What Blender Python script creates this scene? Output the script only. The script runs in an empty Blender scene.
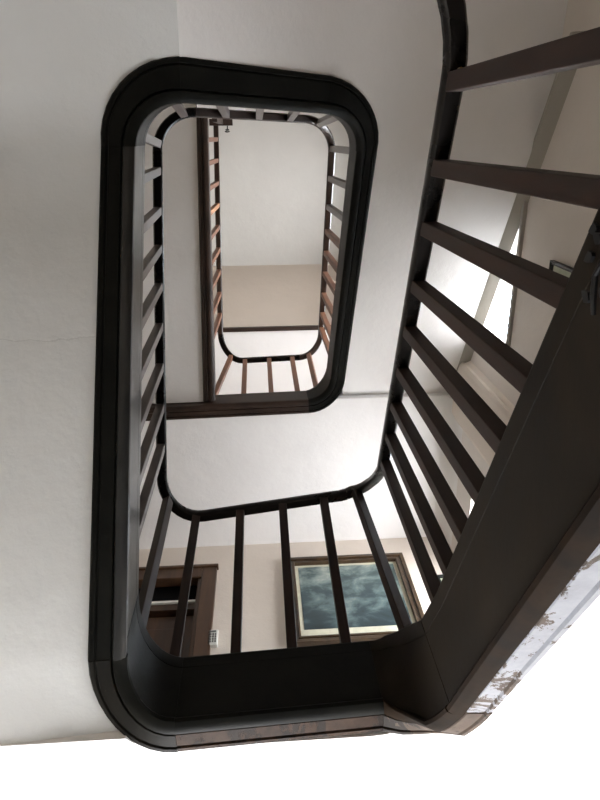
import bpy, math, random
from mathutils import Vector, Matrix
random.seed(7)
C = bpy.context.scene.collection

# ------------------------------------------------------------------ materials
def new_mat(name):
    m = bpy.data.materials.new(name); m.use_nodes = True
    nt = m.node_tree; b = nt.nodes['Principled BSDF']
    return m, nt, b
def node(nt, t, **kw):
    n = nt.nodes.new(t)
    for k, v in kw.items():
        if k in n.inputs: n.inputs[k].default_value = v
        else: setattr(n, k, v)
    return n
def ramp(nt, src, stops):
    r = nt.nodes.new('ShaderNodeValToRGB'); nt.links.new(src, r.inputs['Fac'])
    e = r.color_ramp.elements
    while len(e) < len(stops): e.new(.5)
    for el, (p, c) in zip(e, stops):
        el.position = p; el.color = (*c, 1) if len(c) == 3 else c
    return r
def noise(nt, scale, detail=6, rough=.6, stretch=None, distort=0):
    tc = nt.nodes.new('ShaderNodeTexCoord'); mp = nt.nodes.new('ShaderNodeMapping')
    nt.links.new(tc.outputs['Object'], mp.inputs['Vector'])
    if stretch: mp.inputs['Scale'].default_value = stretch
    n = node(nt, 'ShaderNodeTexNoise', Scale=scale, Detail=detail, Roughness=rough, Distortion=distort)
    nt.links.new(mp.outputs['Vector'], n.inputs['Vector'])
    return n
def bump(nt, b, h, strength, dist=.01):
    bp = node(nt, 'ShaderNodeBump', Strength=strength, Distance=dist)
    nt.links.new(h, bp.inputs['Height']); nt.links.new(bp.outputs['Normal'], b.inputs['Normal'])
def mix(nt, fac, a, c):
    m = nt.nodes.new('ShaderNodeMix'); m.data_type = 'RGBA'
    nt.links.new(fac, m.inputs[0])
    for s, v in ((6, a), (7, c)):
        if isinstance(v, tuple): m.inputs[s].default_value = (*v, 1)
        else: nt.links.new(v, m.inputs[s])
    return m.outputs[2]

def plaster(name, col, crack=None, rough=.85):
    m, nt, b = new_mat(name)
    n = noise(nt, 1.7, 5, .6)
    d = tuple(x*.93 for x in col)
    r = ramp(nt, n.outputs['Fac'], [(.3, d), (.7, col)])
    out = r.outputs['Color']
    if crack is not None:      # hairline crack running across at y = crack
        tc = nt.nodes.new('ShaderNodeTexCoord'); sp = nt.nodes.new('ShaderNodeSeparateXYZ')
        nt.links.new(tc.outputs['Object'], sp.inputs[0])
        wob = noise(nt, 5, 6, .7)
        a = node(nt, 'ShaderNodeMath', operation='MULTIPLY_ADD'); nt.links.new(wob.outputs['Fac'], a.inputs[0])
        a.inputs[1].default_value = .06; a.inputs[2].default_value = -crack-.03
        s = node(nt, 'ShaderNodeMath', operation='ADD'); nt.links.new(sp.outputs['Y'], s.inputs[0]); nt.links.new(a.outputs[0], s.inputs[1])
        ab = node(nt, 'ShaderNodeMath', operation='ABSOLUTE'); nt.links.new(s.outputs[0], ab.inputs[0])
        lt = node(nt, 'ShaderNodeMath', operation='LESS_THAN'); nt.links.new(ab.outputs[0], lt.inputs[0]); lt.inputs[1].default_value = .0016
        f = node(nt, 'ShaderNodeMath', operation='MULTIPLY'); nt.links.new(lt.outputs[0], f.inputs[0]); f.inputs[1].default_value = .22
        out = mix(nt, f.outputs[0], out, tuple(x*.35 for x in col))
    nt.links.new(out, b.inputs['Base Color'])
    b.inputs['Roughness'].default_value = rough; b.inputs['Specular IOR Level'].default_value = .2
    n2 = noise(nt, 9, 8, .65); bump(nt, b, n2.outputs['Fac'], .25, .02)
    return m

def wood(name, dark, light, rough=.35, chips=0., chipcol=(.25,.17,.09), scale=6, stretch=(1,1,1), spec=.5):
    m, nt, b = new_mat(name)
    n = noise(nt, scale, 8, .65, stretch, .4)
    r = ramp(nt, n.outputs['Fac'], [(.35, dark), (.68, light)])
    out = r.outputs['Color']
    if chips > 0:
        k = noise(nt, 16, 10, .75); k2 = ramp(nt, k.outputs['Fac'], [(.74-chips, (0,0,0)), (.75-chips, (1,1,1))])
        out = mix(nt, k2.outputs['Color'], out, chipcol)
    nt.links.new(out, b.inputs['Base Color'])
    rr = node(nt, 'ShaderNodeMapRange'); nt.links.new(n.outputs['Fac'], rr.inputs[0])
    rr.inputs[3].default_value = rough-.08; rr.inputs[4].default_value = rough+.15
    nt.links.new(rr.outputs[0], b.inputs['Roughness'])
    b.inputs['Specular IOR Level'].default_value = spec
    n2 = noise(nt, 30, 6, .6, stretch); bump(nt, b, n2.outputs['Fac'], .15, .004)
    return m

def worn(name, under, paint, amount, rough=.5):
    m, nt, b = new_mat(name)
    n = noise(nt, 7, 12, .72, (1, .5, 1), .6)
    f = ramp(nt, n.outputs['Fac'], [(amount, (0,0,0)), (amount+.012, (1,1,1))])
    n1 = noise(nt, 14, 8, .7)
    u = ramp(nt, n1.outputs['Fac'], [(.35, tuple(x*.45 for x in under)), (.65, under)])
    p = ramp(nt, n1.outputs['Fac'], [(.3, tuple(x*.75 for x in paint)), (.6, paint)])
    nt.links.new(mix(nt, f.outputs['Color'], u.outputs['Color'], p.outputs['Color']), b.inputs['Base Color'])
    b.inputs['Roughness'].default_value = rough; b.inputs['Specular IOR Level'].default_value = .12
    bump(nt, b, f.outputs['Color'], .4, .003)
    return m

def flat(name, col, rough=.5, metal=0, spec=.5):
    m, nt, b = new_mat(name)
    n = noise(nt, 20, 4, .5)
    r = ramp(nt, n.outputs['Fac'], [(.3, tuple(x*.85 for x in col)), (.7, col)])
    nt.links.new(r.outputs['Color'], b.inputs['Base Color'])
    b.inputs['Roughness'].default_value = rough; b.inputs['Metallic'].default_value = metal
    b.inputs['Specular IOR Level'].default_value = spec
    return m

M = {}
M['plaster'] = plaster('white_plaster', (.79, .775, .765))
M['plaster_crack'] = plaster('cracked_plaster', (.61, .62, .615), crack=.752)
M['plaster_green'] = plaster('greenish_plaster', (.70, .695, .63))
M['wall'] = plaster('cream_wall', (.70, .63, .56))
M['wall_side'] = plaster('warm_wall', (.70, .655, .61))
M['wall_far'] = plaster('pale_wall', (.74, .72, .69))
M['attic'] = plaster('attic_plaster', (.64, .63, .60))
M['attic_slope'] = plaster('attic_slope_plaster', (.56, .49, .42))
M['trim'] = plaster('painted_trim', (.34, .32, .28), rough=.5)
M['stone'] = flat('floor_stone', (.45, .45, .45), .5)
M['black'] = wood('black_wood', (.003, .0032, .0026), (.008, .0078, .006), .5, .012, (.16, .12, .08), spec=.10)
M['black_face'] = wood('black_face_wood', (.004, .0045, .0038), (.010, .010, .008), .45, .008, (.18, .15, .10), spec=.12)
M['gloss_face'] = wood('glossy_board', (.008, .008, .008), (.02, .02, .019), .28, .006, (.18, .15, .10), spec=.45)
M['near_face'] = wood('dark_brown_board', (.008, .0065, .005), (.020, .015, .010), .55, .006, (.22, .17, .10), 5, (1, .5, 1), spec=.08)
M['bead_brown'] = wood('worn_brown_bead', (.006, .004, .0025), (.020, .012, .007), .7, .03, (.07, .058, .048), 9, spec=.04)
M['flaky'] = worn('flaking_white_paint', (.09, .065, .048), (.30, .31, .34), .47)
M['edge_brown'] = worn('scuffed_brown_edge', (.045, .026, .016), (.018, .012, .009), .50, .55)
M['corner_worn'] = worn('scuffed_corner', (.09, .064, .048), (.018, .013, .009), .52, .55)
M['corner_dark'] = worn('rubbed_corner', (.07, .045, .022), (.009, .008, .006), .42, .5)
M['upper'] = wood('upper_brown_wood', (.014, .008, .0055), (.042, .023, .015), .40, .004, spec=.4)
M['rail'] = wood('black_rail_wood', (.003, .0026, .0022), (.008, .006, .005), .25, 0, spec=.25)
M['rail_brown'] = wood('brown_rail_wood', (.014, .009, .007), (.045, .026, .018), .28, 0)
M['bal'] = wood('baluster_wood', (.012, .006, .004), (.030, .014, .009), .48, .0, scale=10, stretch=(3, 3, .5), spec=.25)
M['bal_sheen'] = wood('sky_sheen_baluster_wood', (.05, .040, .038), (.13, .105, .10), .30, .0, scale=10, stretch=(3, 3, .5))  # lighter base colour holds the sky sheen on these balusters
M['bal_lit'] = wood('lit_baluster_wood', (.085, .034, .017), (.22, .092, .046), .42, .0, scale=10, stretch=(3, 3, .5))  # orange base colour carries the light falling on the upper balusters
M['bal_light'] = wood('pale_baluster_wood', (.22, .10, .045), (.45, .22, .11), .45, .0, scale=10, stretch=(3, 3, .5))
M['boards'] = wood('floor_boards', (.05, .028, .015), (.11, .065, .035), .5, .0, scale=5)
M['wall_dark'] = plaster('bounce_dimming_wall', (.36, .31, .25))  # for unseen walls, coloured dark to cut bounced light
M['door'] = wood('brown_door_wood', (.035, .016, .008), (.085, .042, .020), .4, 0, scale=4, stretch=(3, 3, .4))
M['void'] = flat('dark_glass', (.006, .006, .007), .6, 0, .1)
M['gold'] = wood('gilt_frame_wood', (.028, .015, .007), (.075, .045, .020), .35, .0, scale=12)
M['mat'] = flat('cream_mount', (.62, .60, .47), .7)
M['greenmat'] = flat('green_mount', (.42, .45, .34), .7)
M['blackframe'] = flat('black_frame_paint', (.008, .011, .010), .35)
M['iron'] = flat('black_iron', (.006, .006, .007), .5, .3)
M['white'] = flat('white_plastic', (.72, .72, .68), .4)
M['grey'] = flat('grey_rubber', (.16, .17, .17), .5)
M['brass'] = flat('brass_metal', (.45, .30, .12), .3, 1)
M['sill'] = flat('grey_painted_sill', (.36, .34, .31), .5)
M['winframe'] = flat('window_paint', (.62, .60, .56), .4)

def print_material():
    m, nt, b = new_mat('stormy_sea_print')
    n = noise(nt, 4.5, 9, .6, (1, 1, 1.5), .35)
    r = ramp(nt, n.outputs['Fac'], [(.30, (.025, .045, .05)), (.46, (.06, .10, .11)), (.56, (.20, .26, .26)), (.70, (.50, .52, .47))])
    tc = nt.nodes.new('ShaderNodeTexCoord'); sp = nt.nodes.new('ShaderNodeSeparateXYZ'); nt.links.new(tc.outputs['Object'], sp.inputs[0])
    g = node(nt, 'ShaderNodeMapRange'); nt.links.new(sp.outputs['Z'], g.inputs[0])
    g.inputs[1].default_value = -.3; g.inputs[2].default_value = .36
    r2 = ramp(nt, g.outputs[0], [(0, (.25, .33, .36)), (.55, (.55, .62, .62)), (1, (1.0, .98, .92))])
    mx = nt.nodes.new('ShaderNodeMix'); mx.data_type = 'RGBA'; mx.blend_type = 'MULTIPLY'; mx.inputs[0].default_value = 1
    nt.links.new(r.outputs['Color'], mx.inputs[6]); nt.links.new(r2.outputs['Color'], mx.inputs[7])
    nt.links.new(mx.outputs[2], b.inputs['Base Color']); b.inputs['Roughness'].default_value = .35
    return m
M['print'] = print_material()
def glass_material():
    m = bpy.data.materials.new('window_glass'); m.use_nodes = True; nt = m.node_tree; nt.nodes.clear()
    o = nt.nodes.new('ShaderNodeOutputMaterial'); t = nt.nodes.new('ShaderNodeBsdfTransparent'); g = nt.nodes.new('ShaderNodeBsdfGlossy')
    g.inputs['Roughness'].default_value = .02
    x = nt.nodes.new('ShaderNodeMixShader'); x.inputs[0].default_value = .06
    nt.links.new(t.outputs[0], x.inputs[1]); nt.links.new(g.outputs[0], x.inputs[2]); nt.links.new(x.outputs[0], o.inputs['Surface'])
    return m
M['glass'] = glass_material()

# ------------------------------------------------------------------ mesh helpers
def obj(name, vf, mat, parent=None, smooth=False, origin=None):
    v, f = vf
    org = Vector(origin) if origin is not None else Vector((0, 0, 0))
    me = bpy.data.meshes.new(name)
    me.from_pydata([tuple(Vector(p)-org) for p in v], [], f)
    me.update()
    mats = mat if isinstance(mat, list) else [mat]
    for x in mats: me.materials.append(x)
    o = bpy.data.objects.new(name, me); C.objects.link(o)
    o.location = org
    if parent is not None: 
        o.parent = parent
        if parent.parent is None: o.location = org - parent.location
        else: o.location = org - parent.location - parent.parent.location
    import bmesh
    bm = bmesh.new(); bm.from_mesh(me); bmesh.ops.recalc_face_normals(bm, faces=bm.faces); bm.to_mesh(me); bm.free()
    if smooth:
        for p in me.polygons: p.use_smooth = True
        try: me.set_sharp_from_angle(angle=math.radians(35))
        except Exception: pass
    return o
def bev(o, w=.002, seg=2):
    m = o.modifiers.new('bevel', 'BEVEL'); m.width = w; m.segments = seg; m.limit_method = 'ANGLE'; return o
class MB:
    def __init__(s): s.v = []; s.f = []
    def add(s, vf):
        k = len(s.v); s.v += [tuple(p) for p in vf[0]]; s.f += [tuple(i+k for i in f) for f in vf[1]]; return s
    def box(s, a, b):
        (x0,y0,z0),(x1,y1,z1) = a, b
        return s.add(([(x0,y0,z0),(x1,y0,z0),(x1,y1,z0),(x0,y1,z0),(x0,y0,z1),(x1,y0,z1),(x1,y1,z1),(x0,y1,z1)],
                      [(0,3,2,1),(4,5,6,7),(0,1,5,4),(1,2,6,5),(2,3,7,6),(3,0,4,7)]))
    def tube(s, pts, rads, n=10):
        pts = [Vector(p) for p in pts]; rings = []
        for i, p in enumerate(pts):
            t = (pts[min(i+1, len(pts)-1)] - pts[max(i-1, 0)]).normalized()
            a = t.cross(Vector((0,0,1)));  a = a if a.length > .1 else t.cross(Vector((1,0,0)))
            a.normalize(); c = t.cross(a); r = rads[i] if isinstance(rads, (list, tuple)) else rads
            rings.append([p + r*(a*math.cos(2*math.pi*k/n) + c*math.sin(2*math.pi*k/n)) for k in range(n)])
        return s.add(loft(rings))
    def get(s): return s.v, s.f
def loft(rings):
    v = []; f = []; n = len(rings[0])
    for r in rings: v += [tuple(p) for p in r]
    for i in range(len(rings)-1):
        for k in range(n):
            a = i*n+k; b = i*n+(k+1) % n
            f.append((a, b, b+n, a+n))
    f.append(tuple(range(n))[::-1]); f.append(tuple((len(rings)-1)*n+k for k in range(n)))
    return v, f
def box(a, b): return MB().box(a, b).get()
def empty(name, loc, label, cat, group=None):
    o = bpy.data.objects.new(name, None); C.objects.link(o); o.location = loc
    o.empty_display_size = .1
    o['label'] = label; o['category'] = cat
    if group: o['group'] = group
    return o
def struct(name, vf, mat, label=None, smooth=False):
    o = obj(name, vf, mat, smooth=smooth); o['kind'] = 'structure'
    if name.endswith('_flight') or name.endswith('_landing'):   # boards on the upper side
        o.data.materials.append(M['boards'])
        for p in o.data.polygons:
            if p.normal.z > .3: p.material_index = 1; p.use_smooth = False
    if label: o['label'] = label
    return o

# ------------------------------------------------------------------ the stair well: edges of the spiral
# each run: two ends (x, y, height of the lower inner corner), outward normal, board height, moulding width
RUN = {
 'N0': ((.845, 0, -1.035), (.891, 1.869, -.021), (1, 0), .302, .108),
 'F1': ((.896, 1.798, .085), (0, 1.821, .065), (0, 1), .265, .108),
 'L1': ((-.063, 1.869, .061), (-.028, 0, 1.185), (-1, 0), .302, .108),
 'B1': ((0, -.022, 1.148), (.896, .015, 1.901), (0, -1), .304, .145),
 'R1': ((.934, 0, 1.872), (.922, 1.869, 2.971), (1, 0), .341, .092),
 'F2': ((.896, 1.914, 2.920), (0, 1.931, 2.943), (0, 1), .203, .093),
 'L2': ((.053, 1.869, 3.032), (.035, 0, 4.173), (-1, 0), .299, .075),
}
RAIL = {
 'N0': ((.818, 0, .061), (.9085, 1.869, 1.20)),
 'F1': ((.896, 1.675, 1.220), (0, 1.777, 1.203)),
 'L1': ((-.051, 1.869, 1.146), (-.061, 0, 2.236)),
 'B1': ((0, .015, 2.228), (.896, .048, 2.981)),
 'R1': ((.900, 0, 2.992), (.923, 1.869, 4.066)),
 'F2': ((.896, 1.896, 3.952), (0, 1.925, 3.960)),
 'L2': ((.082, 1.869, 4.107), (.079, 0, 5.251)),
}
RAD = .17
def cross2(a, b): return a[0]*b[1]-a[1]*b[0]
def isect(A, B, Cc, D):
    d1 = (B[0]-A[0], B[1]-A[1]); d2 = (D[0]-Cc[0], D[1]-Cc[1])
    t = cross2((Cc[0]-A[0], Cc[1]-A[1]), d2)/cross2(d1, d2)
    return t
def lerp(A, B, t): return tuple(a+(b-a)*t for a, b in zip(A, B))
class Edge:
    def __init__(s, A, B): s.A = Vector(A); s.B = Vector(B); s.len = (s.B-s.A).to_2d().length; s.d = (s.B-s.A)/s.len
    def at(s, l): return s.A + s.d*l
def corner(e1, e2, r=RAD, n=10, kap=.5523):
    """tangent lengths on both edges and the curve between them (x, y, z)"""
    t = isect(e1.A, e1.B, e2.A, e2.B); l1 = t*e1.len; I = e1.at(l1)
    l2 = (I.to_2d()-e2.A.to_2d()).dot(e2.d.to_2d())
    ra, rb = r[:2] if isinstance(r, tuple) else (r, r)
    P = e1.at(l1-ra); Q = e2.at(l2+rb); kap = r[2] if isinstance(r, tuple) and len(r) > 2 else kap
    kp = kap*ra; kq = kap*rb; r = (ra+rb)/2
    P1 = Vector((P.x, P.y, 0)) + Vector((e1.d.x, e1.d.y, 0))*kp; Q1 = Vector((Q.x, Q.y, 0)) - Vector((e2.d.x, e2.d.y, 0))*kq
    pts = []; tan = []; al = math.pi/2*r
    for i in range(n+1):
        u = i/n; w = 1-u
        p = Vector((P.x, P.y, 0))*w**3 + P1*3*w*w*u + Q1*3*w*u*u + Vector((Q.x, Q.y, 0))*u**3
        tg = (P1-Vector((P.x, P.y, 0)))*w*w + (Q1-P1)*2*w*u + (Vector((Q.x, Q.y, 0))-Q1)*u*u
        h = (2*u**3-3*u**2+1)*P.z + (u**3-2*u**2+u)*e1.d.z*al + (-2*u**3+3*u**2)*Q.z + (u**3-u**2)*e2.d.z*al
        p.z = h; pts.append(p); tan.append(tg.normalized())
    return l1-ra, l2+rb, pts, tan
ORDER = ['N0', 'F1', 'L1', 'B1', 'R1', 'F2', 'L2']
def build_paths(table, start, end, radii):
    E = {k: Edge(table[k][0], table[k][1]) for k in ORDER}
    P = {}; lo = {ORDER[0]: start}; hi = {ORDER[-1]: end}; cor = {}
    for a, b in zip(ORDER, ORDER[1:]):
        l1, l2, pts, tan = corner(E[a], E[b], radii.get(a+b, RAD))
        hi[a] = l1; lo[b] = l2; cor[a+b] = (pts, tan)
    for k in ORDER:
        n = 9; pts = [E[k].at(lo[k]+(hi[k]-lo[k])*i/(n-1)) for i in range(n)]
        P[k] = (pts, [E[k].d.normalized()]*n)
    P.update(cor); return P, E, lo, hi
SP, SE, SLO, SHI = build_paths(RUN, -.28, RUN['L2'][0][1]+.12, {'N0F1': (.29, .12)})
TP, TE, TLO, THI = build_paths(RAIL, .02, 1.869, {'N0F1': (.27, .17, .70)})
# the near corner drops quickly below the landing while its top edge stays high
def interp(xs, u):
    for (a, b), (c, d) in zip(xs, xs[1:]):
        if u <= c:
            t = (u-a)/(c-a); t = t*t*(3-2*t) if False else t
            return b+(d-b)*t
    return xs[-1][1]
def lengths(pts):
    o = [0]
    for a, b in zip(pts, pts[1:]): o.append(o[-1]+(b-a).to_2d().length)
    return [x/o[-1] for x in o]
_p = SP['N0F1'][0]; _z0, _z1 = _p[0].z, _p[-1].z; CORNER_H = []
for _q, _u in zip(_p, lengths(_p)):
    _q.z = interp([(0, _z0), (.30, _z0+.060), (.52, _z0+.105), (.80, _z1-.080), (.92, _z1-.035), (1, _z1)], _u)
    CORNER_H.append(interp([(0, _z0+.325), (.30, _z0+.420), (.52, _z0+.480), (.80, _z1+.250), (1, _z1+.265)], _u)-_q.z)
_p = TP['N0F1'][0]; _z0, _z1 = _p[0].z, _p[-1].z
for _q, _u in zip(_p, lengths(_p)):
    _q.z = interp([(0, _z0), (.25, _z0+.095), (.5, _z0+.20), (.75, _z0+.285), (.88, _z1-.008), (1, _z1)], _u)
# the second landing's board runs straight on to the left; the highest flight starts on top of it
_e = SE['F2']; _l0 = SLO['F2']; _l1 = .896+1.08
_z = SP['F2'][0][0].z
SP['F2'] = ([Vector((*_e.at(_l0+(_l1-_l0)*i/8).xy, _z)) for i in range(9)], [_e.d.normalized()]*9)
_e = SE['L2']; SP['L2'] = ([_e.at(-.05+(_e.len+.30)*i/8) for i in range(9)], [_e.d.normalized()]*9)
def outward(t):
    # walking N0 (+y), F1 (-x), L1 (-y), B1 (+x): the well lies on the left-hand side when seen with x right, y down
    return Vector((t.y, -t.x, 0)).normalized()
def stations(key, S):
    pts, tan = S[key]; return [(p, outward(t)) for p, t in zip(pts, tan)]

def dims(key, i, n):
    if key == 'N0': return RUN[key][3]+(.023 if i == n-1 else 0), RUN[key][4]
    if key == 'N0F1': return CORNER_H[i], .108
    if len(key) == 2: return RUN[key][3], RUN[key][4]
    a, b = RUN[key[:2]], RUN[key[2:]]; u = i/(n-1)
    return a[3]+(b[3]-a[3])*u, a[4]+(b[4]-a[4])*u
def sweep_profile(key, prof, proud=0.):
    st = stations(key, SP); rings = []
    for i, (p, nrm) in enumerate(st):
        s, off = dims(key, i, len(st))
        rings.append([p + nrm*(u if abs(u) > .2 else u) + Vector((0, 0, z)) for u, z in prof(s, off, proud)])
    return loft(rings)
def face_prof(s, off, pr):    # upright board with a shallow scored line near its top
    g = s*.80
    return [(-pr, -.004), (-pr, g-.002), (.0015, g-.0015), (.0015, g+.0015), (-pr, g+.002), (-pr, s-.008), (.002, s-.002),
            (.004, s), (.046, s), (.046, -.004)]
def bead_prof(s, off, pr):    # rounded bead hanging under the board
    return [(.002-pr, .002), (-.007-pr, -.001), (-.013-pr, -.010), (-.011-pr, -.022), (.000, -.032), (.014, -.037), (.026, -.036), (.031, -.028),
            (.0315, .002)]
def under_prof(s, off, pr):   # flat moulding against the plaster
    return [(.033, -.024), (.037, -.030-pr), (off-.030, -.034-pr), (off-.027, -.028-pr), (off-.023, -.028-pr), (off-.020, -.036-pr), (off-.008, -.036-pr), (off-.002, -.030), (off, -.020), (off, .10), (.0465, .10), (.0465, .0), (.033, .0)]

def rail_prof():
    w, h = .048, .052; pts = []
    for cx, cz, a0 in ((w-.012, h-.020, 0), (.012, h-.020, 90)):
        pass
    return [(.004, -.026), (0, -.018), (0, .004), (.004, .014), (.014, .020), (.034, .020), (.044, .014), (.048, .004), (.048, -.018), (.044, -.026), (.040, -.030), (.008, -.030)]
def sweep_rail(pts_nrm):
    return loft([[p + n*u + Vector((0, 0, z)) for u, z in rail_prof()] for p, n in pts_nrm])

def find_on(S, E, lo, key, where):
    """point + outward normal of a run or corner: 'where' is the plan coordinate along a run, or a fraction of a corner"""
    if len(key) == 2:
        e = E[key]; ax = 1 if abs(e.d.y) > abs(e.d.x) else 0
        l = (where-e.A[ax])/e.d[ax]; return e.at(l), outward(e.d)
    st = stations(key, S); f = where*(len(st)-1); i = min(int(f), len(st)-2); t = f-i
    return st[i][0].lerp(st[i+1][0], t), st[i][1].lerp(st[i+1][1], t).normalized()
def baluster(key, where, mat, parent, w=.038):
    wr, ws = where[:2] if isinstance(where, tuple) else (where, where)
    sk = where[2] if isinstance(where, tuple) and len(where) > 2 else key
    pr, nr = find_on(TP, TE, TLO, key, wr); ps, ns = find_on(SP, SE, SLO, sk, ws); where = ws; key = sk
    if len(key) == 2: s = RUN[key][3]
    elif key == 'N0F1': s = interp([(i/10, h) for i, h in enumerate(CORNER_H)], ws)-.02
    else: s = RUN[key[:2]][3]*(1-where)+RUN[key[2:]][3]*where
    top = pr + nr*.024 + Vector((0, 0, -.024)); bot = ps + ns*.024 + Vector((0, 0, s-.012))
    slope = abs((TE[key[:2]].d.z if len(key) == 2 else .2))
    d = Vector((-ns.y, ns.x, 0)); h = w/2; rings = []
    for q, c in ((bot, 0), (bot.lerp(top, .5), 0), (top, 0)):
        rings.append([q + ns*a*h + d*b*h for a, b in ((-1,-1), (1,-1), (1,1), (-1,1))])
    # let both ends run into the sloping board and rail
    for v in range(4):
        rings[0][v].z -= .012*slope; rings[2][v].z += .004
    return bev(obj('baluster', loft(rings), mat, parent, origin=bot), .0025, 2)

def chain(keys, S):
    out = []
    for k in keys:
        st = stations(k, S)
        if out: st = st[1:]
        out += st
    return out

GROUP = 'banister sections winding round the stair well'
def section(run, cor, mats, bals, label, balmat, railmat, rail_pre=None):
    st = stations(run, SP); base = st[len(st)//2][0]
    root = empty('stair_balustrade', base, label, 'banister', GROUP)
    f = obj('string_board', sweep_profile(run, face_prof), mats[0], root)
    obj('bead_moulding', sweep_profile(run, bead_prof), mats[1], f, smooth=True)
    obj('soffit_moulding', sweep_profile(run, under_prof), mats[2], f)
    if cor and cor != 'F2L2':
        c = obj('corner_board', sweep_profile(cor, face_prof, .001), mats[3], root, smooth=True)
        obj('bead_moulding', sweep_profile(cor, bead_prof, .003), mats[4], c, smooth=True)
        obj('soffit_moulding', sweep_profile(cor, under_prof, .003), mats[5], c, smooth=True)
    keys = [run] + ([cor] if cor else [])
    rs = chain(keys, TP)
    if rail_pre: rs = rail_pre + rs
    obj('handrail', sweep_rail(rs), railmat, root, smooth=True)
    for item in bals:
        baluster(item[0], item[1], item[2] if len(item) > 2 else balmat, root)
    return root

# lower end of the near rail swings round to the left above the camera
e = TE['N0']; p0 = e.at(TLO['N0']); pre = []
R0 = .30
for i in range(11):
    a = math.radians(80)*(1-i/10)
    cx = p0.x-R0; x = cx+R0*math.cos(a); y = p0.y-R0*math.sin(a)
    pre.append((Vector((x, y, p0.z-R0*a*.55)), Vector((math.cos(a), -math.sin(a), 0))))
near = section('N0', 'N0F1', [M['near_face'], M['bead_brown'], M['flaky'], M['near_face'], M['bead_brown'], M['corner_worn']],
        [('N0', y) for y in (.013, .19, .343, .518, .68, .85, 1.016, 1.188, 1.36)] + [('N0F1', (.66, .42))],
        'big dark banister overhead at lower right, with white paint flaking off its bottom moulding', M['bal'], M['rail'], pre[:-1])
section('F1', 'F1L1', [M['black_face'], M['black'], M['edge_brown'], M['black_face'], M['black'], M['corner_dark']],
        [('F1', x) for x in (.688, .492, .290)] + [('F1L1', .12), ('F1L1', .66)],
        'level black banister on the first landing, crossing in front of the framed sea picture', M['bal'], M['rail'])
section('L1', 'L1B1', [M['gloss_face'], M['gloss_face'], M['black'], M['black_face'], M['black_face'], M['black']],
        [('L1', y) for y in (1.489, 1.322, 1.151, .976, .801, .631, .459, .274)] + [('L1B1', .12), ('L1B1', .80)],
        'long black banister rising up the left side of the well below a cracked plaster soffit', M['bal_sheen'], M['rail'])
section('B1', 'B1R1', [M['black_face'], M['black_face'], M['black'], M['black_face'], M['black_face'], M['black']],
        [('B1', x) for x in (.263, .445, .63)] + [('B1R1', .30)],
        'short black banister climbing across the top end of the well', M['bal_sheen'], M['rail_brown'])
section('R1', 'R1F2', [M['black_face'], M['black'], M['black'], M['black_face'], M['black'], M['black']],
        [('R1', y, M['bal_sheen'] if y < .7 else M['bal_lit']) for y in (.192, .385, .583, .768, .942, 1.119, 1.312, 1.504, 1.66)] + [('R1F2', .72, M['bal_lit'])],
        'middle black banister climbing the right side of the well beneath the plaster ceiling', M['bal_lit'], M['rail_brown'])
section('F2', 'F2L2', [M['upper'], M['upper'], M['upper'], M['upper'], M['upper'], M['upper']],
        [('F2', x) for x in (.687, .484, .273)] + [('F2L2', (.35, .045, 'F2'))],
        'small level brown banister on the landing one storey above the sea picture', M['bal_lit'], M['rail'])
top = section('L2', None, [M['upper'], M['upper'], M['upper']],
        [('L2', y) for y in (1.60, 1.432, 1.25, 1.07, .883, .512, .319, .136)] + [('L2', .699, M['bal_light'])],
        'narrow brown banister highest up, with a crosspiece at its upper end', M['bal_lit'], M['rail_brown'])
# crosspiece at the head of the highest rail
zt = 5.24
cp = bev(obj('crosspiece', box((-.005, -.045, zt-.045), (.215, .015, zt+.01)), M['upper'], top, origin=(.1, 0, zt)), .003)
bev(obj('newel_post', box((.083, -.04, 4.15), (.125, .004, zt-.04)), M['upper'], top, origin=(.1, -.02, 4.15)), .003)
hk = MB()
hx, hy = .165, .022
hk.tube([(hx, hy, zt-.04), (hx, hy+.012, zt-.07), (hx, hy+.02, zt-.10)], .006)
hk.tube([(hx-.012, hy+.03, zt-.10), (hx, hy+.034, zt-.13), (hx+.012, hy+.03, zt-.10)], .007)
hk.tube([(hx-.02, hy+.045, zt-.13), (hx, hy+.05, zt-.145), (hx+.02, hy+.045, zt-.13)], .006)
ho = obj('iron_hook', hk.get(), M['iron'], smooth=True, origin=(hx, hy, zt-.04))
ho['label'] = 'tiny black iron hook hanging from the crosspiece of the topmost rail'; ho['category'] = 'hook'

# iron scroll bracket screwed to the near board, at the right edge
ib = MB(); X = .849
def leaf(y, z, a, l=.022, w=.008):
    c, s = math.cos(a), math.sin(a)
    out = [(0, -.3), (.35, -1), (.7, -.6), (1, 0), (.7, .6), (.35, 1), (0, .3)]
    ring = lambda x: [(x, y+l*u*c-w*v*s, z+l*u*s+w*v*c) for u, v in out]
    ib.add(loft([ring(X-.005), ring(X)]))
ib.tube([(X-.004, .268, -.668), (X-.006, .285, -.66), (X-.006, .31, -.663), (X-.004, .335, -.668)], [.003, .004, .0045, .003])
leaf(.262, -.640, 1.0); leaf(.245, -.655, 2.0, .024); leaf(.322, -.650, 2.0, .024); leaf(.228, -.640, 1.2, .02)
leaf(.30, -.672, -1.2, .022); leaf(.270, -.672, -1.8, .022)
ibo = obj('iron_bracket', ib.get(), M['iron'], smooth=False, origin=(X, .28, -.66))
ibo['label'] = 'black iron leaf bracket on the nearest dark board, at the right edge'; ibo['category'] = 'bracket'

# little screw and joint plate under the near rail
sc = MB(); q, nn = find_on(TP, TE, TLO, 'N0', .02)
jp = obj('joint_screw', MB().tube([(q.x+.026, q.y-.03, q.z-.060), (q.x+.026, q.y-.03, q.z-.045)], .004, 8).get(), M['brass'], near, origin=(q.x, q.y, q.z-.03))

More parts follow.
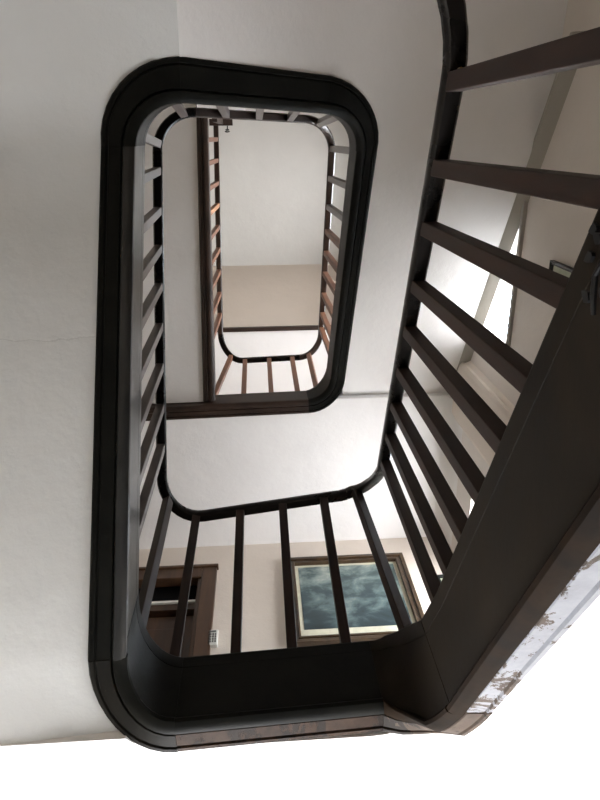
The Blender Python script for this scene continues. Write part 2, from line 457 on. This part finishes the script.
# ------------------------------------------------------------------ plaster soffits under the flights and landings
XL, XR, YB, YF = -1.15, 2.0, -1.3, 3.25
def clip(p, n):
    best = 1e9
    for ax, lim in ((0, XL if n.x < 0 else XR), (1, YB if n.y < 0 else YF)):
        if abs(n[ax]) > 1e-6:
            t = (lim-p[ax])/n[ax]
            if t > 0: best = min(best, t)
    return p + n*best
def soffit(sts, thick=.20, inner=.10, drop=-.018, outz=None, outp=None):
    rings = []
    for p, n in sts:
        i = len(rings); a = p + n*inner; b = clip(p, n); z = p.z+drop; zo = z if outz is None or outz[i] is None else outz[i]
        if outp and outp[i]: b = Vector(outp[i])
        mid = a.lerp(b, .3); zm = z+(zo-z)*.8
        rings.append([Vector((a.x, a.y, z)), Vector((mid.x, mid.y, zm)), Vector((b.x, b.y, zo)), Vector((b.x, b.y, zo+thick)), Vector((a.x, a.y, z+thick))])
    return loft(rings)
def line_st(key, y0, y1, n=6):
    e = SE[key]; return [find_on(SP, SE, SLO, key, y0+(y1-y0)*i/(n-1)) for i in range(n)]
struct('ceiling_near_flight', soffit(line_st('N0', -.28, 1.80), inner=.10), M['plaster'], 'white plaster underside of the nearest flight')
# left flight and the quarter landing beyond it, one run of plaster
yl = SP['L1'][0][-1].y; y0 = SP['L1'][0][0].y
fc = stations('F1L1', SP)[4:-1]; st1 = [find_on(SP, SE, SLO, 'L1', y0+(yl+.25-y0)*i/5) for i in range(6)]
sts = stations('L1B1', SP); zq = SP['L1'][0][-1].z-.018+.05
allst = fc + st1 + sts[::2]
oz = [find_on(SP, SE, SLO, 'L1', 1.866-(1.866-y0)*i/len(fc))[0].z-.018 for i in range(len(fc))] + [p.z-.018 for p, n in st1] + [zq]*len(sts[::2])
op = [(XL, 1.866-(1.866-y0)*i/len(fc), 0) for i in range(len(fc))] + [None]*(len(st1)+len(sts[::2]))
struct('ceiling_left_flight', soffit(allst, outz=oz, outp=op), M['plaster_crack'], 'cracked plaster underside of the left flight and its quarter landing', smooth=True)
b1 = stations('B1', SP); ze = b1[-1][0].z-.018
y1 = SP['R1'][0][0].y
rst = b1[::2] + stations('B1R1', SP)[2:-1:2] + [find_on(SP, SE, SLO, 'R1', y1+(1.905-y1)*i/6) for i in range(7)]
oz = [zq+(ze-zq)*i/4 for i in range(5)] + [None]*(len(rst)-5)
struct('ceiling_right_flight', soffit(rst, inner=.088, outz=oz), M['plaster'], 'white plaster underside of the cross flight, winding corner and right flight', smooth=True)
yl2 = SP['L2'][0][-1].y
struct('ceiling_upper_flight', soffit(line_st('L2', 1.925, -.9), inner=.07), M['plaster'], 'white plaster underside of the topmost flight')
# top landing beyond the highest flight
zl = line_st('L2', 1.915, .0)[-1][0].z-.018
struct('ceiling_top_landing', box((-.03, YB, zl), (.35, -.03, zl+.2)), M['plaster'], 'plaster underside of the top quarter landing')

def landing(zb, yf, x0, x1, rounded=True, yleft=None):
    """slab with the rounded notch of the well cut into its edge"""
    pts = [(XL, yleft or yf)]
    r = .279 if rounded else .262; cx, cy = x0+.17, yf-.17
    arc = [(cx-r*math.cos(a), cy+r*math.sin(a)) for a in (math.radians(x) for x in range(40, 91, 10))]
    cx2 = x1-.17; arc2 = [(cx2+r*math.cos(a), cy+r*math.sin(a)) for a in (math.radians(x) for x in range(90, 39, -10))]
    if yleft: arc = [q for q in arc if q[1] > yleft]
    if rounded: pts += [(arc[0][0]-.02, yleft)] + arc + arc2
    else: pts = [(XL, yf+.05), (x0+.1, yf+.05)] + arc2
    pts += [(XR, yf), (XR, YF), (XL, YF)]
    rings = [[Vector((x, y, z)) for x, y in pts] for z in (zb, zb+.24)]
    return loft(rings)
struct('ceiling_first_landing', landing(.046, 1.812, -.06, .90, True, 1.865), M['plaster'], 'bright white plaster underside of the first landing')
struct('ceiling_second_landing', landing(2.912, 1.91, .04, .93, False), M['plaster'], 'white plaster underside of the second landing')

# ------------------------------------------------------------------ walls, floor, ceiling
ZB, ZT = -2.75, 7.1
def holed(axis, c0, c1, u0, u1, z0, z1, holes):
    us = sorted({u0, u1, *[h[0] for h in holes], *[h[1] for h in holes]}); zs = sorted({z0, z1, *[h[2] for h in holes], *[h[3] for h in holes]})
    m = MB()
    for a, b in zip(us, us[1:]):
        for c, d in zip(zs, zs[1:]):
            if any(h[0] <= (a+b)/2 <= h[1] and h[2] <= (c+d)/2 <= h[3] for h in holes): continue
            if axis == 'x': m.box((c0, a, c), (c1, b, d))
            else: m.box((a, c0, c), (b, c1, d))
    return m.get()
XW = 1.88
W_RIGHT = [  # y0, y1, z0, z1
    (.45, 1.43, 2.11, 4.5), (2.18, 3.00, -2.05, -.35), (2.24, 3.00, .95, 2.44), (2.15, 2.9, 3.85, 4.95), (.35, 1.05, 5.2, 6.1)]  # last two are unseen, put in and sized to light the upper storey
struct('wall_right', holed('x', XW, XW+.28, -1.35, 3.40, ZB, ZT, W_RIGHT), M['wall_side'], 'cream plastered wall with the tall windows')
struct('wall_left', box((-1.33, -1.35, ZB), (-1.05, 3.40, ZT)), M['wall_dark'], 'plastered wall behind the left flight')
struct('wall_back', box((-1.05, -1.40, ZB), (XW, -1.15, ZT)), M['wall_dark'], 'plastered wall at the top end of the well')
DOOR = (-.62, -.065, .28, 2.56)
struct('wall_front', holed('y', 3.15, 3.40, -1.05, XW, ZB, ZT, [DOOR, (-.55, .75, -2.2, -.45)]), M['wall'], 'cream landing wall with the door and the framed picture')
struct('floor', box((-1.33, -1.40, ZB-.2), (2.2, 3.40, ZB)), M['stone'], 'stone floor of the hall')
# attic: flat ceiling over the landing, sloping part, high flat part
def slab(pts, x0=-1.33, x1=2.16):
    return loft([[Vector((x, y, z)) for y, z in pts] for x in (x0, x1)])
struct('ceiling_top_floor', slab([(2.14, 5.60), (3.40, 5.60), (3.40, 5.75), (2.22, 5.75)]), M['plaster'], 'white ceiling over the topmost landing')
struct('ceiling_attic_slope', slab([(1.63, 6.80), (2.14, 5.60), (2.24, 5.72), (1.72, 6.92)]), M['attic_slope'], 'beige sloping attic ceiling')
struct('ceiling_attic', slab([(-1.4, 6.80), (1.63, 6.80), (1.72, 6.92), (-1.4, 6.95)]), M['attic'], 'grey flat attic ceiling')
struct('trim_1', box((-1.05, 2.10, 5.565), (XW, 2.145, 5.61)), M['upper'], 'thin brown beam across the attic opening')
# painted cornice strip where the right flight meets the right wall
def strip(key, y0, y1, xa, xb, dz0, dz1):
    r = []
    for i in range(8):
        y = y0+(y1-y0)*i/7; p, n = find_on(SP, SE, SLO, key, y); z = p.z-.018
        r.append([Vector((xa, y, z+.02)), Vector((xa, y, z+dz0)), Vector((xb, y, z+dz1)), Vector((xb, y, z+.02))])
    return loft(r)
struct('trim_2', strip('R1', -.3, 1.86, 1.818, XW, -.006, -.045), M['trim'], 'pale strip between the right flight and the wall')
struct('trim_3', strip('N0', -.3, 1.80, 1.835, XW, -.010, -.024), M['trim'], 'pale strip between the nearest flight and the wall')
# rounded pier between the window and the landing, and cove at the landing's right edge
def quarter(cx, cy, r, a0, a1, n=8):
    return [(cx+r*math.cos(math.radians(a0+(a1-a0)*i/n)), cy+r*math.sin(math.radians(a0+(a1-a0)*i/n))) for i in range(n+1)]
pier = [(XW+.02, 1.56)] + [(XW-.035+.02*math.cos(a), 1.63-.03*math.sin(a)) for a in (math.radians(x) for x in (60, 120, 180))] + [(XW-.055, 2.03)] + [(XW-.03, 2.08), (XW+.02, 2.10)]
struct('trim_4', loft([[Vector((x, y, z)) for x, y in pier] for z in (.3, 3.0)]), M['wall'], 'shallow rounded pier beside the window')
cove = [(XW+.02, 2.93)] + [(XW-.16+.16*math.cos(math.radians(a)), 2.76+.16*math.sin(math.radians(a))) for a in range(0, 91, 10)]
struct('trim_5', loft([[Vector((x, y, z)) for x, z in cove] for y in (1.92, 3.17)]), M['plaster'], 'rounded cove at the right edge of the second landing', smooth=True)

# ------------------------------------------------------------------ windows
def window(n, y0, y1, z0, z1, label, deep=0.):
    root = bpy.data.objects.new('window_%d' % n, None); C.objects.link(root); root.location = (XW+.2, (y0+y1)/2, z0)
    root['kind'] = 'structure'; root['label'] = label
    f = MB(); xa, xb = XW+.055+deep, XW+.10+deep; t = .035
    f.box((xa, y0, z0), (xb, y0+t, z1)).box((xa, y1-t, z0), (xb, y1, z1)).box((xa, y0+t, z0), (xb, y1-t, z0+t)).box((xa, y0+t, z1-t), (xb, y1-t, z1))
    ym = (y0+y1)/2; f.box((xa+.005, ym-.02, z0+t), (xb-.005, ym+.02, z1-t))
    obj('window_frame', f.get(), M['winframe'], root)
    obj('pane', box((xa+.02, y0+t-.01, z0+t-.01), (xa+.025, y1-t+.01, z1-t+.01)), M['glass'], root)
    obj('window_sill', box((XW-.02, y0-.02, z0-.03), (xa, y1+.01, z0)), M['sill'], root)
    l = bpy.data.lights.new('daylight', 'AREA'); l.shape = 'RECTANGLE'; l.size = y1-y0-.1; l.size_y = z1-z0-.1
    l.cycles.is_portal = True
    lo = bpy.data.objects.new('daylight', l); C.objects.link(lo); lo.location = (XW+.27, ym, (z0+z1)/2); lo.rotation_euler = (0, math.radians(90), 0)
    lo.rotation_euler = Vector((-1, 0, 0)).to_track_quat('-Z', 'Y').to_euler()
    l.size, l.size_y = (y1-y0-.1, z1-z0-.1)
for i, (w, lb) in enumerate(zip(W_RIGHT, ['tall bright window partly hidden by the right flight', 'window lighting the hall below the first landing',
        'window at the right end of the first landing', 'unseen window sized to light the topmost landing', 'unseen window added to brighten the attic'])):
    window(i+1, *w, lb, .10 if i == 2 else 0)
# unseen window added in the hall's front wall to brighten the first landing
fw = bpy.data.objects.new('window_7', None); C.objects.link(fw); fw.location = (.1, 3.3, -2.2); fw['kind'] = 'structure'; fw['label'] = 'unseen hall window added to brighten the underside of the first landing'
obj('window_frame', MB().box((-.55, 3.30, -2.2), (-.50, 3.35, -.45)).box((.70, 3.30, -2.2), (.75, 3.35, -.45)).box((-.5, 3.30, -2.2), (.7, 3.35, -2.15)).box((-.5, 3.30, -.5), (.7, 3.35, -.45)).box((.08, 3.305, -2.15), (.12, 3.345, -.5)).get(), M['winframe'], fw)
obj('pane', box((-.51, 3.32, -2.16), (.71, 3.325, -.49)), M['glass'], fw)
pl = bpy.data.lights.new('daylight', 'AREA'); pl.shape = 'RECTANGLE'; pl.size = 1.2; pl.size_y = 1.65; pl.cycles.is_portal = True
po = bpy.data.objects.new('daylight', pl); C.objects.link(po); po.location = (.1, 3.39, -1.32); po.rotation_euler = Vector((0, -1, 0)).to_track_quat('-Z', 'Z').to_euler()

# ------------------------------------------------------------------ door on the first landing
d = bpy.data.objects.new('door_1', None); C.objects.link(d); d.location = (-.3, 3.15, .28); d['kind'] = 'structure'; d['label'] = 'brown wooden door with a dark transom light'
cs = MB().box((-.72, 3.12, .28), (-.61, 3.20, 2.60)).box((-.075, 3.12, .28), (.035, 3.20, 2.60)).box((-.61, 3.12, 2.49), (-.075, 3.20, 2.60))
cs.box((-.74, 3.105, 2.60), (.045, 3.20, 2.625)).box((-.10, 3.135, .28), (-.065, 3.22, 2.55)).box((-.62, 3.135, .28), (-.585, 3.22, 2.55))
bev(obj('door_casing', cs.get(), M['door'], d), .006)
dl = MB().box((-.60, 3.21, .28), (-.09, 3.25, 2.18))
for a, b in ((.4, 1.1), (1.25, 2.05)): dl.box((-.53, 3.20, a), (-.16, 3.215, b))
bev(obj('door_leaf', dl.get(), M['door'], d), .004)
obj('transom_bar', box((-.60, 3.17, 2.20), (-.09, 3.25, 2.26)), M['door'], d)
tb = obj('transom_ledge', box((-.60, 3.155, 2.262), (-.085, 3.20, 2.282)), M['white'], d); tb['label'] = 'white strip'
obj('transom_pane', box((-.615, 3.23, 2.25), (-.07, 3.24, 2.555)), M['void'], d)
obj('door_backing', box((-.62, 3.26, .28), (-.065, 3.40, 2.56)), M['void'], d)  # unseen dark box added to block sky showing past the transom
obj('door_handle', MB().tube([(-.14, 3.21, 1.25), (-.14, 3.16, 1.25), (-.23, 3.155, 1.25)], .008).get(), M['brass'], d, smooth=True)

# ------------------------------------------------------------------ keypad, pictures on the walls
kp = empty('wall_keypad', (.045, 3.148, 1.86), 'small white keypad box on the wall just right of the brown door', 'keypad')
bev(obj('body', box((.012, 3.120, 1.79), (.078, 3.149, 1.93)), M['white'], kp), .005)
for r in range(4):
    for c in range(3):
        k = obj('button', box((.026+.016*c, 3.115, 1.815+.022*r), (.036+.016*c, 3.121, 1.827+.022*r)), M['grey'], kp)
obj('display', box((.025, 3.1165, 1.905), (.065, 3.121, 1.918)), M['grey'], kp)

def picture(name, o, ux, w, h, fw, mw, fm, mm, pm, label, nrm, tilt=0, depth=.035, outer=None):
    """o = top left corner on the wall, ux = direction of the width, nrm = into the room; z down"""
    ux = Vector(ux); nrm = Vector(nrm); o = Vector(o); dn = Vector((0, 0, -1))
    P = lambda a, b, c: o + ux*a + dn*b + nrm*c
    root = empty(name, P(w/2, h/2, 0), label, 'picture')
    def bx(a0, a1, b0, b1, c0, c1):
        v = [P(a, b, c) for c in (c0, c1) for a, b in ((a0, b0), (a1, b0), (a1, b1), (a0, b1))]
        return v, [(0,3,2,1),(4,5,6,7),(0,1,5,4),(1,2,6,5),(2,3,7,6),(3,0,4,7)]
    fr = MB()
    def ring(i0, i1, c0, c1):   # mitred frame ring: inset i0..i1
        vs = []
        for c in (c0, c1):
            for i in (i0, i1):
                vs += [P(i, i, c), P(w-i, i, c), P(w-i, h-i, c), P(i, h-i, c)]
        f = []
        for k in range(4):
            n = (k+1) % 4
            f += [(k, n, 8+n, 8+k), (4+k, 12+k, 12+n, 4+n), (8+k, 8+n, 12+n, 12+k), (k, 4+k, 4+n, n)]
        fr.add((vs, f))
    ring(0, fw*.45, .002, depth); ring(fw*.45, fw*.75, .002, depth*.7); ring(fw*.75, fw, .002, depth*.85)
    bev(obj('frame', fr.get(), fm, root, origin=P(w/2, h/2, 0)), .003)
    obj('mount', bx(fw, w-fw, fw, h-fw, .004, .010), mm, root, origin=P(w/2, h/2, 0))
    m = fw+mw; mb = fw+mw*(3.2 if h > .6 else 1)
    obj('print', bx(m, w-m, m, h-mb, .0105, .012), pm, root, origin=P(w/2, h/2, 0))
    return root
picture('framed_picture', (.555, 3.149, 2.655), (1, 0, 0), .905, .90, .064, .026, M['gold'], M['mat'], M['print'],
        'large framed print of a stormy sea with a cream mount, on the landing wall', (0, -1, 0), depth=.045)
picture('framed_picture', (1.655, 3.149, 2.385), (1, 0, 0), .2, .42, .022, .02, M['blackframe'], M['greenmat'], M['greenmat'],
        'slim dark frame near the corner, right of the stormy sea picture', (0, -1, 0), depth=.03)
picture('framed_picture', (XW-.001, .69, 1.665), (0, 1, 0), .20, .30, .020, .05, M['blackframe'], M['greenmat'], M['greenmat'],
        'black framed picture with a green mount below the tall window', (-1, 0, 0), depth=.025)

# ------------------------------------------------------------------ daylight
w = bpy.data.worlds.new('overcast_sky'); bpy.context.scene.world = w; w.use_nodes = True
nt = w.node_tree; bg = nt.nodes['Background']
tc = nt.nodes.new('ShaderNodeTexCoord'); sp = nt.nodes.new('ShaderNodeSeparateXYZ'); nt.links.new(tc.outputs['Generated'], sp.inputs[0])
mr = nt.nodes.new('ShaderNodeMapRange'); nt.links.new(sp.outputs['Z'], mr.inputs[0]); mr.inputs[1].default_value = -1; mr.inputs[2].default_value = 1
rp = ramp(nt, mr.outputs[0], [(0, (.90, .90, .92)), (.45, (.95, .96, .98)), (.55, (.90, .95, 1.0)), (1, (.75, .87, 1.0))])
nt.links.new(rp.outputs['Color'], bg.inputs['Color']); bg.inputs['Strength'].default_value = 32

# ------------------------------------------------------------------ camera
cam = bpy.data.cameras.new('camera'); co = bpy.data.objects.new('camera', cam); C.objects.link(co)
Rm = [[0.9977871084009311, 0.0062304526677139805, -0.06619718852386376], [-0.030800982194633498, 0.9256437281516587, -0.3771405414820105], [0.058925256085607766, 0.378344908771155, 0.9237872829835838]]
right, down, fwd = (Vector(r) for r in Rm)
mw = Matrix((( right.x, -down.x, -fwd.x, .41172), (right.y, -down.y, -fwd.y, .11852), (right.z, -down.z, -fwd.z, -1.45735), (0, 0, 0, 1)))
co.matrix_world = mw
cam.sensor_fit = 'VERTICAL'; cam.sensor_height = 36; cam.lens = 36*643.70/800
cam.clip_start = .02
bpy.context.scene.camera = co
vs = bpy.context.scene.view_settings
vs.view_transform = 'Standard'; vs.look = 'None'; vs.gamma = 1; vs.exposure = -.32; vs.use_curve_mapping = False
bpy.context.scene.cycles.max_bounces = 12; bpy.context.scene.cycles.diffuse_bounces = 10
